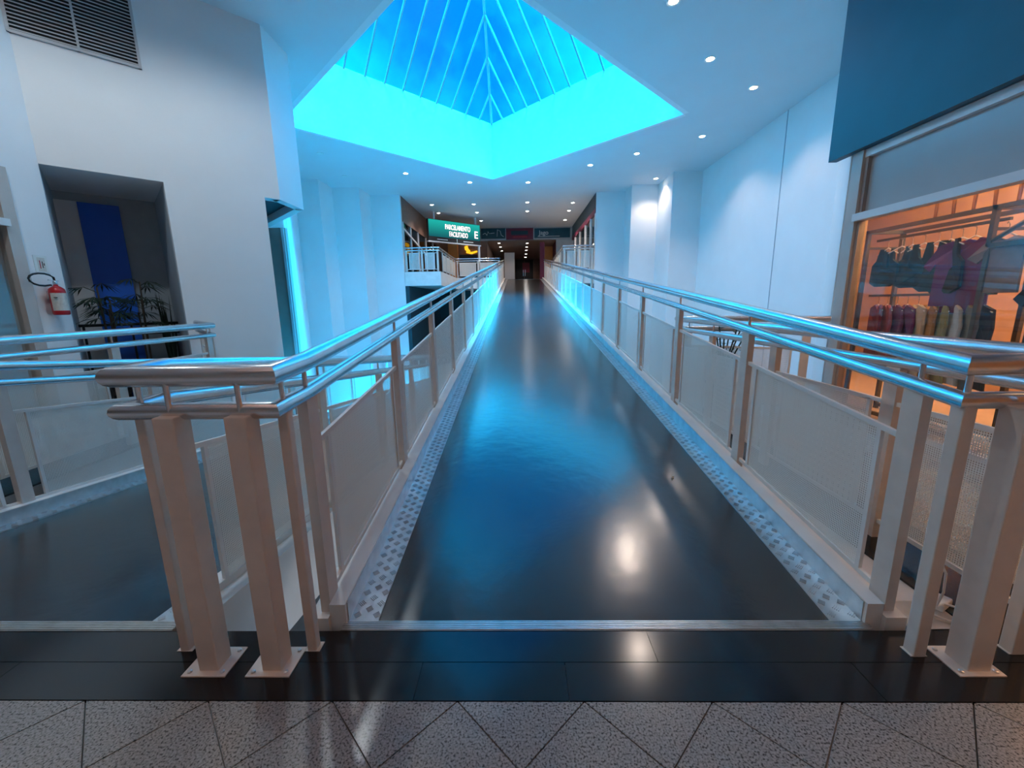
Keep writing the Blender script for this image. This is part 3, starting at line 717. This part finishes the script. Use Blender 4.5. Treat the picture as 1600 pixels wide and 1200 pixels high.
for lab_, kd, mt, y, ang, sc in (
    ('dark teal top hanging at the left end of the upper rail', 'tank', 'cloth_teal', 4.74, F_, .85), ('dark teal strappy top second on the upper rail', 'bra', 'cloth_teal', 4.58, F_ + .2, .95),
    ('dark teal bodice third on the upper rail', 'tank', 'cloth_teal', 4.46, F_ - .1, .9), ('thin strapped dark top in the middle of the upper rail', 'bra', 'cloth_teal', 4.33, F_ + .15, 1.0),
    ('dark teal top with lace hem left of the purple shirt', 'tank', 'cloth_teal', 4.19, F_, 1.0), ('black vest just left of the purple shirt', 'tank', 'cloth_black', 4.08, F_ - .2, 1.05),
    ('purple short sleeved shirt behind the magenta shirt', 'tee', 'cloth_purple', 3.98, F_ + .1, .95), ('dark magenta t-shirt facing the shop window', 'tee', 'cloth_magenta', 3.87, F_ - .05, 1.05)):
    garment(lab_, kd, mt, y, 1.93, ang, sc)
garment('grey brown ruffled shirt on the side arm of the rack', 'tee', 'cloth_greybrown', 3.53, 1.90, F_ + .2, .72, XR + .02)
garment('black shirt at the right end of the rack', 'tee', 'cloth_black', 3.12, 1.62, F_, 1.0, XR + .06)
garment('grey brown blouse hanging right of the brace', 'dress', 'cloth_greybrown', 3.35, 1.98, F_ - .3, .8, XR + .2)
cols = [('dark magenta', 'magenta'), ('pink', 'pink'), ('plum', 'purple'), ('lilac', 'purple'), ('cream', 'cream'), ('ochre', 'ochre'), ('olive', 'olive'), ('pale grey', 'pale'), ('stone coloured', 'stone'), ('black', 'black')]
for k, (nm, c) in enumerate(cols):
    garment('%s blouse on the lower rail of the rack' % nm, 'dress', 'cloth_' + c, 4.76 - k * .118, 1.33, F_ - .4, .95, cat='blouse')
cn = thing('orange_cone', 'small orange cone standing on the black shop table', 'cone', (4.02, 3.30, .72))
MB().lathe((0, 0, 0), [(.07, 0), (.07, .012), (.055, .012), (.018, .30), (.012, .31)], 16).build('cone', 'cone_orange', cn); MB().lathe((0, 0, .12), [(.0440, 0), (.0365, .05)], 16).build('band', 'cloth_black', cn)
tb = thing('display_table', 'low black display table inside the shop window', 'table', (4.0, 3.1, 0))
MB().box((-.25, -.6, .68), (.35, .4, .72)).build('tabletop', 'cloth_black', tb)
for sx in (-.22, .32):
    for sy in (-.57, .37): MB().box((sx - .02, sy - .02, 0), (sx + .02, sy + .02, .68)).build('leg', 'rack_metal', tb)
cab = thing('display_cabinet', 'orange wooden display cabinet low inside the shop', 'cabinet', (4.4, 1.9, 0))
MB().box((-.3, -.7, 0), (.4, .7, .72)).build('body', 'orange_wall', cab); MB().box((-.32, -.72, .72), (.42, .72, .76)).build('top', 'wood_brown', cab)
MB().box((-.305, -.66, .36), (-.3, .66, .39)).build('shelf_edge', 'wood_brown', cab)

# potted shrub at the corner of the right landing
sh = thing('potted_shrub', 'dark spiky shrub behind the right landing rail', 'plant', (2.42, 4.86, 0))
auto_smooth(MB().lathe((0, 0, 0), [(.13, 0), (.17, .32), (.19, .34), (.16, .34)], 16).build('pot', 'pot_dark', sh))
rnd = random.Random(11)
for k in range(9):
    a = k * .72 + rnd.uniform(-.2, .2); h = rnd.uniform(.72, 1.12); r_ = rnd.uniform(.08, .26)
    top = Vector((math.cos(a) * r_, math.sin(a) * r_, h))
    m = MB().tube([(0, 0, .3), (top.x * .4, top.y * .4, .3 + (h - .3) * .5), top], .008, 6)
    for j in range(9):
        f_ = .35 + j * .08; q = Vector((top.x * f_, top.y * f_, .3 + (h - .3) * f_)); d = Vector((rnd.uniform(-1, 1), rnd.uniform(-1, 1), rnd.uniform(-.1, .7))).normalized(); L = rnd.uniform(.05, .10)
        sd = d.cross(Vector((0, 0, 1))).normalized() * .014; n_ = sd.cross(d).normalized() * .004
        m.add([q, q + d * L * .5 + sd, q + d * L, q + d * L * .5 - sd, q + d * L * .5 + n_], [(0, 1, 4), (1, 2, 4), (2, 3, 4), (3, 0, 4), (0, 3, 2, 1)])
    m.build('branch', 'leaf_dark', sh)

# power adapter and cable lying by the right corner post
ad = thing('power_adapter', 'white power adapter with coiled cable beside the right corner post', 'adapter', (1.80, 1.575, .002))
MB().box((-.05, -.025, 0), (.05, .03, .03)).build('body', 'plastic_white', ad, rz=.5, bevel=.006)
cb = [(-.055, -.01, .015), (-.10, -.06, .012), (-.06, -.10, .01), (0, -.10, .008), (.02, -.05, .03), (-.02, -.03, .034), (-.07, -.05, .04), (-.075, -.07, .12), (-.07, -.06, .20), (-.085, -.02, .27)]
auto_smooth(MB().tube(cb, .0045, 7).build('cable', 'plastic_white', ad))
MB().box((1.555, Y0 + .002, -.02), (1.79, 1.60, .003)).build('cover_plate', 'plate_aluminium', fr_)
# crumpled scrap on the ramp
sc_ = MB().add([(0, 0, 0), (.018, .004, .0), (.012, .016, .0), (-.004, .01, 0), (.006, .006, .014), (.016, .01, .01)], [(0, 1, 4), (1, 5, 4), (1, 2, 5), (2, 3, 5), (3, 4, 5), (3, 0, 4), (0, 3, 2, 1)])
tag(sc_.build('paper_scrap', 'plastic_white', None, loc=(1.02, 2.60, up_z(2.60) + .001)), 'tiny crumpled white scrap on the black ramp deck', 'scrap')

# ================================================================== UPPER HALL (far end)
struct(MB().box((-5.2, 17.74, 1.9), (-4.78, 26, ZU)).build('wall_hall_left_base', 'white_wall'))
hl = thing('storefront', 'dark glazed shop front beside the left upper landing', 'shop front', (-4.80, 17.75, ZU))
def hb(par, name, a, b, mat): return MB().box(a, b).build(name, mat, par)
hb(hl, 'fascia', (-.25, .16, 2.05), (.02, 7.6, HC - ZU), 'brown_wall'); hb(hl, 'glass', (-.03, 0, 0), (-.02, 7.6, 2.05), 'dark_glass'); hb(hl, 'back_wall', (-1.15, .16, 0), (-1.1, 7.6, 2.5), 'dark_teal')
for y in (.25, 1.5, 2.9, 4.6, 6.4): hb(hl, 'mullion', (-.04, y, 0), (.03, y + .07, 2.05), 'steel_beam')
MB().hexa([(.0, .3, 1.75), (.03, .3, 1.75), (.03, 4.6, 1.15), (0, 4.6, 1.15), (.0, .3, 1.83), (.03, .3, 1.83), (.03, 4.6, 1.23), (0, 4.6, 1.23)]).build('diagonal_bar', 'steel_beam', hl)
ps = thing('window_sign', 'small pink lit sign in the left upper shop window', 'sign', (-4.90, 18.4, ZU + 1.5))
MB().box((-.02, -.35, -.12), (0, .35, .35)).build('panel', 'maroon', ps); text('lettering', 'Lis', .28, 'screen_text', ps, Matrix.Translation((.004, 0, .2)) @ Matrix.Rotation(R(90), 4, 'Z') @ Matrix.Rotation(R(90), 4, 'X'))
text('lettering', 'ES', .2, 'screen_text', ps, Matrix.Translation((.004, -.1, -.05)) @ Matrix.Rotation(R(90), 4, 'Z') @ Matrix.Rotation(R(90), 4, 'X'))
hrr = thing('storefront', 'shop front with magenta frame beside the right upper landing', 'shop front', (3.25, 17.95, ZU))
hb(hrr, 'fascia', (-.02, 0, 2.45), (.25, 7.6, HC - ZU), 'dark_teal'); hb(hrr, 'frame_band', (-.03, 0, 2.25), (.05, 7.6, 2.45), 'maroon'); hb(hrr, 'glass', (.02, 0, 0), (.03, 7.6, 2.25), 'shop_glass'); hb(hrr, 'back_wall', (1.4, 0, 0), (1.5, 7.6, 2.5), 'warm_wall')
for y in (.15, 1.3, 2.8, 4.6, 6.4): hb(hrr, 'mullion', (-.03, y, 0), (.04, y + .08, 2.25), 'steel_beam')
for y, z in ((2.0, 1.9), (3.6, 1.5)):
    hb(hrr, 'shop_light', (.6, y, z), (.75, y + .5, z + .06), 'strip_glow')
struct(MB().box((4.75, 17.9, ZU), (4.85, 26, HC)).build('wall_hall_right', 'warm_wall'))
# bulkhead, banners
struct(MB().box((-6.5, 25.7, 5.0), (4.9, 25.85, HC)).build('wall_far_bulkhead', 'recess_grey'))
def banner(label, x0, x1, z0, z1, mat, y=25.66):
    t = thing('banner', label, 'banner', (x0, y, z0)); MB().box((0, 0, 0), (x1 - x0, .03, z1 - z0)).build('sheet', mat, t); return t, x1 - x0, z1 - z0
Rx = Matrix.Rotation(R(90), 4, 'X')
b1, w_, h_ = banner('dark teal banner with pale scribble, leftmost over the hall', -2.18, -.73, 5.10, 5.68, 'banner_teal')
for k, pts in enumerate(([(.1, .25), (.25, .32), (.35, .2), (.42, .40), (.5, .28)], [(.95, .12), (.98, .5), (1.15, .42), (1.2, .2), (1.35, .1)], [(.55, .30), (.8, .32)])):
    MB().tube([(x, -.008, z) for x, z in pts], .018, 6).build('motif', 'text_pale', b1)
b2, _, _ = banner('dark red banner in the middle over the hall', -.69, .93, 5.02, 5.67, 'banner_maroon'); MB().box((.3, -.01, .28), (1.3, 0, .5)).build('motif', 'dark_teal', b2); MB().box((.4, -.01, .14), (1.25, 0, .19)).build('motif', 'red_paint', b2)
b3, _, _ = banner('blue teal banner with pale script, right over the hall', 1.0, 3.12, 5.10, 5.64, 'banner_blue')
text('lettering', 'Jago', .34, 'text_pale', b3, Matrix.Translation((.55, -.006, .29)) @ Rx); MB().box((.2, -.006, .07), (1.5, 0, .10)).build('motif', 'text_pale', b3)
# lit advertising screen
sl0, sl1 = Vector((-4.28, 20.6, 4.30)), Vector((-1.97, 22.65, 4.30)); sl1.z = 4.30
ang = math.atan2(sl1.y - sl0.y, sl1.x - sl0.x); LW = (sl1 - sl0).length
led = thing('advertising_screen', 'lit green advertising screen hanging over the left landing', 'screen', (sl0.x, sl0.y, 4.28), ang)
LH = 1.06
MB().box((0, 0, .04), (LW, .12, LH)).build('case', 'dark_void', led); MB().box((.03, -.006, .26), (LW - .03, 0, LH - .02)).build('display', 'screen_green', led)
MB().box((-.02, -.02, 0), (LW + .02, .14, .05)).build('lower_frame', 'steel_beam', led)
text('headline', 'PARCELAMENTO', .33, 'screen_text', led, Matrix.Translation((LW * .55, -.012, .76)) @ Rx, sx=.60); text('headline', 'FACILITADO', .33, 'screen_text', led, Matrix.Translation((LW * .56, -.012, .44)) @ Rx, sx=.60)
text('logo', 'E', .50, 'screen_text', led, Matrix.Translation((LW * .91, -.012, .52)) @ Rx)
MB().box((LW * .52, -.012, .06), (LW * .53, -.006, .24)).build('divider', 'sign_white', led)
for fx in (.25, .75): MB().box((LW * fx - .3, -.008, .13), (LW * fx + .3, -.004, .17)).build('small_print', 'text_pale', led)
for fx in (.12, .92): MB().box((LW * fx - .04, .03, LH), (LW * fx + .04, .10, HC - 4.28)).build('hanger', 'steel_beam', led)
MB().box((LW - .10, .02, ZU + .01 - 4.28), (LW - .02, .10, .0)).build('support_post', 'steel_beam', led)
# hall back left: brown wall, orange column, yellow sign
struct(MB().box((-6.5, 25.86, ZU), (-1.85, 26.0, 5.2)).build('wall_far_left', 'brown_wall'))
tag(MB().box((-4.14, 25.3, ZU), (-3.58, 25.7, 4.95)).build('orange_pillar', 'orange_wall'), 'orange pillar beneath the lit screen', 'pillar')
tag(MB().box((-3.5, 25.6, ZU), (-2.45, 25.8, 4.2)).build('dark_kiosk', 'dark_void'), 'dark kiosk right of the orange pillar', 'kiosk')
ys_ = thing('round_sign', 'rounded yellow lit sign beneath the advertising screen', 'sign', (-2.78, 25.68, 4.26))
MB().tube([(.32 * math.cos(a), 0, .38 + .26 * math.sin(a)) for a in [.35 + i * .45 for i in range(10)]], [.06, .09, .11, .11, .10, .10, .11, .11, .09, .06], 8).build('ring', 'yellow_sign', ys_, True)
MB().tube([(-.32, 0, .10), (0, 0, .04), (.34, 0, .14)], [.05, .07, .05], 8).build('swash', 'yellow_sign', ys_, True); MB().box((-.2, .0, .28), (.22, .06, .44)).build('centre', 'brown_wall', ys_)
MB().box((-.06, -.03, -.06), (.06, .03, .03)).build('bracket', 'steel_beam', ys_)
# corridor beyond the bulkhead
struct(MB().box((-6.5, 25.8, 5.0), (5, 37.5, 5.1)).build('ceiling_corridor', 'beige_wall'))
struct(MB().box((-1.95, 26.0, ZU), (-1.85, 36.3, 5.0)).build('wall_corridor_left', 'brown_wall'))
struct(MB().box((2.3, 25.85, ZU), (2.4, 36.3, 5.0)).build('wall_corridor_right', 'maroon'))
struct(MB().box((2.3, 25.75, ZU), (4.9, 25.85, 5.0)).build('wall_far_right', 'recess_grey'))
struct(MB().box((-2, 36.2, ZU), (2.4, 36.4, 5.0)).build('wall_corridor_end', 'brown_wall'))
tag(MB().box((-.89, 28.0, ZU), (-.22, 28.6, 4.56)).build('corridor_pillar', 'white_wall'), 'pale square pillar in the far corridor', 'pillar')
tag(MB().box((1.75, 27.6, ZU), (2.25, 28.1, 4.85)).build('kiosk', 'orange_wall'), 'orange block painted as a lit shop window, right of the far corridor', 'kiosk')  # orange paint stands in for a shop window's warm light
tag(MB().box((1.35, 26.0, ZU), (1.62, 26.25, 4.9)).build('red_pillar', 'maroon'), 'dark red pillar at the right of the far corridor', 'pillar')
ed = thing('glass_door', 'dark glass double door at the end of the far corridor', 'door', (.53, 36.15, ZU))
for sx in (-1, 1):
    lf = MB().box((min(0, sx * .76) + .01, 0, 0), (max(0, sx * .76) - .01, .04, 2.25)).build('leaf', 'dark_void', ed); MB().box((sx * .08 - .015, -.05, .9), (sx * .08 + .015, 0, 1.4)).build('handle', 'brushed_aluminium', lf)
MB().box((-.78, -.02, 2.25), (.78, .04, 2.35)).build('frame_head', 'brown_wall', ed)
MB().box((-.15, -.01, 1.2), (.45, .0, 2.0)).build('poster', 'banner_maroon', ed)
# lower level under the landings
struct(MB().box((-6.0, 24.7, ZL), (4.6, 24.8, 2.085)).build('wall_lower_back', 'dark_teal'))
struct(MB().box((-4.95, 17.745, ZL), (-4.62, 24.7, 2.085)).build('wall_lower_left', 'dark_teal'))
struct(MB().box((3.23, 18.1, ZL), (3.4, 24.7, 2.085)).build('wall_lower_right', 'dark_teal'))

# ================================================================== CEILING DOWNLIGHTS
DL_E = 115
ring_me = auto = None
def downlight(label, x, y, z, e=DL_E, col=(1, .82, .70), group='recessed ceiling downlights', r=.085, blend=.6, size=120):
    global ring_me
    t = thing('downlight', label, 'downlight', (x, y, z), group=group)
    if ring_me is None:
        m = MB().lathe((0, 0, 0), [(.066, -.004), (.098, -.012), (.100, -.006), (.100, .0)], 20); ring_me = m.mesh('trim_ring')
        g = MB().lathe((0, 0, 0), [(.068, -.006), (.068, -.003)], 20); ring_me['x'] = 1; downlight.g = g.mesh('lens')
    link('trim_ring', ring_me, 'sign_white', t); link('lens', downlight.g, 'lamp_glow', t)
    d = bpy.data.lights.new('downlight_beam', 'SPOT'); d.energy = e; d.color = col; d.spot_size = R(size); d.spot_blend = blend; d.shadow_soft_size = .12
    o = bpy.data.objects.new('downlight_beam', d); COL.objects.link(o); o.parent = t; o.location = (0, 0, -.03)
for lab_, x, y in (
    ('bright downlight nearest the top edge, right of the skylight', 2.37, 7.15), ('downlight beside the right skylight edge, second from the top', 3.61, 8.68), ('downlight near the teal fascia, third from the top', 5.02, 9.78),
    ('downlight below the right corner of the skylight', 5.07, 12.36), ('downlight right of the skylight tip, middle of its row', 3.64, 13.59), ('downlight right of the skylight tip, nearest to it', 2.40, 14.57),
    ('downlight lighting the right wall niche', 5.08, 16.23), ('downlight left of the skylight tip', -3.79, 15.03), ('downlight just left below the skylight tip', -1.74, 16.23), ('downlight just right below the skylight tip', .41, 16.38),
    ('hall downlight in the first row, first from the left', -3.84, 19.57), ('hall downlight in the second row, first from the left', -3.87, 21.3), ('hall downlight in the first row, second from the left', -1.96, 19.6),
    ('hall downlight in the second row, second from the left', -1.98, 21.32), ('hall downlight above the lit screen', -1.96, 23.4), ('hall downlight in the first row, third from the left', .45, 19.44),
    ('hall downlight in the second row, third from the left', .48, 21.25), ('hall downlight in the first row, at the right', 2.5, 19.7), ('hall downlight in the second row, at the right', 2.52, 21.3), ('hall downlight in the third row, at the right', 2.58, 23.6)):
    downlight(lab_, x, y, HC)
for lab_, x, y in (('corridor downlight, left row, nearest', -1.16, 26.84), ('corridor downlight, left row, second', -1.16, 28.63), ('corridor downlight, left row, third', -1.15, 30.7),
    ('corridor downlight, right row, nearest', .60, 27.06), ('corridor downlight, right row, second', .60, 28.86), ('corridor downlight, right row, third', .60, 30.57), ('corridor downlight, right row, fourth', .62, 32.9), ('corridor downlight, right row, farthest', .63, 35.1)):
    downlight(lab_, x, y, 5.0, 25, group='corridor downlights')
# ceiling lamps over the walkway the photograph is taken from
for where, x, y in (('rear row, left', -3.6, -2.2), ('rear row, middle', -1.2, -2.2), ('rear row, right', 1.2, -2.2), ('overhead on the left', -2.4, .2), ('overhead on the right', 2.6, .4), ('in front of the clothes shop', 2.8, 3.0)):
    downlight('warm walkway downlight, ' + where, x, y, HC, 32, (1, .52, .34), group='walkway downlights')
for lab_, x, y, e_ in (('added unseen lamp brightening the left wall, over the left landing', -4.5, 3.0, 160), ('added unseen lamp over the start of the side ramp', -2.6, 5.0, 130)):  # extra lamps out of view, added to brighten the left wall
    downlight(lab_, x, y, HC, e_, (.85, .95, 1), group='walkway downlights', size=160, blend=.4)
# unlit lamps in the ceiling left of the rooflight
for lab_, x, y in (('unlit downlight on the left ceiling, nearer', -5.75, 13.0), ('unlit downlight on the left ceiling, farther', -5.95, 15.2)):
    t = thing('unlit_downlight', lab_, 'downlight', (x, y, HC)); link('trim_ring', ring_me, 'sign_white', t); MB().lathe((0, 0, 0), [(.066, -.003), (.066, -.001)], 16).build('lens', 'recess_grey', t)
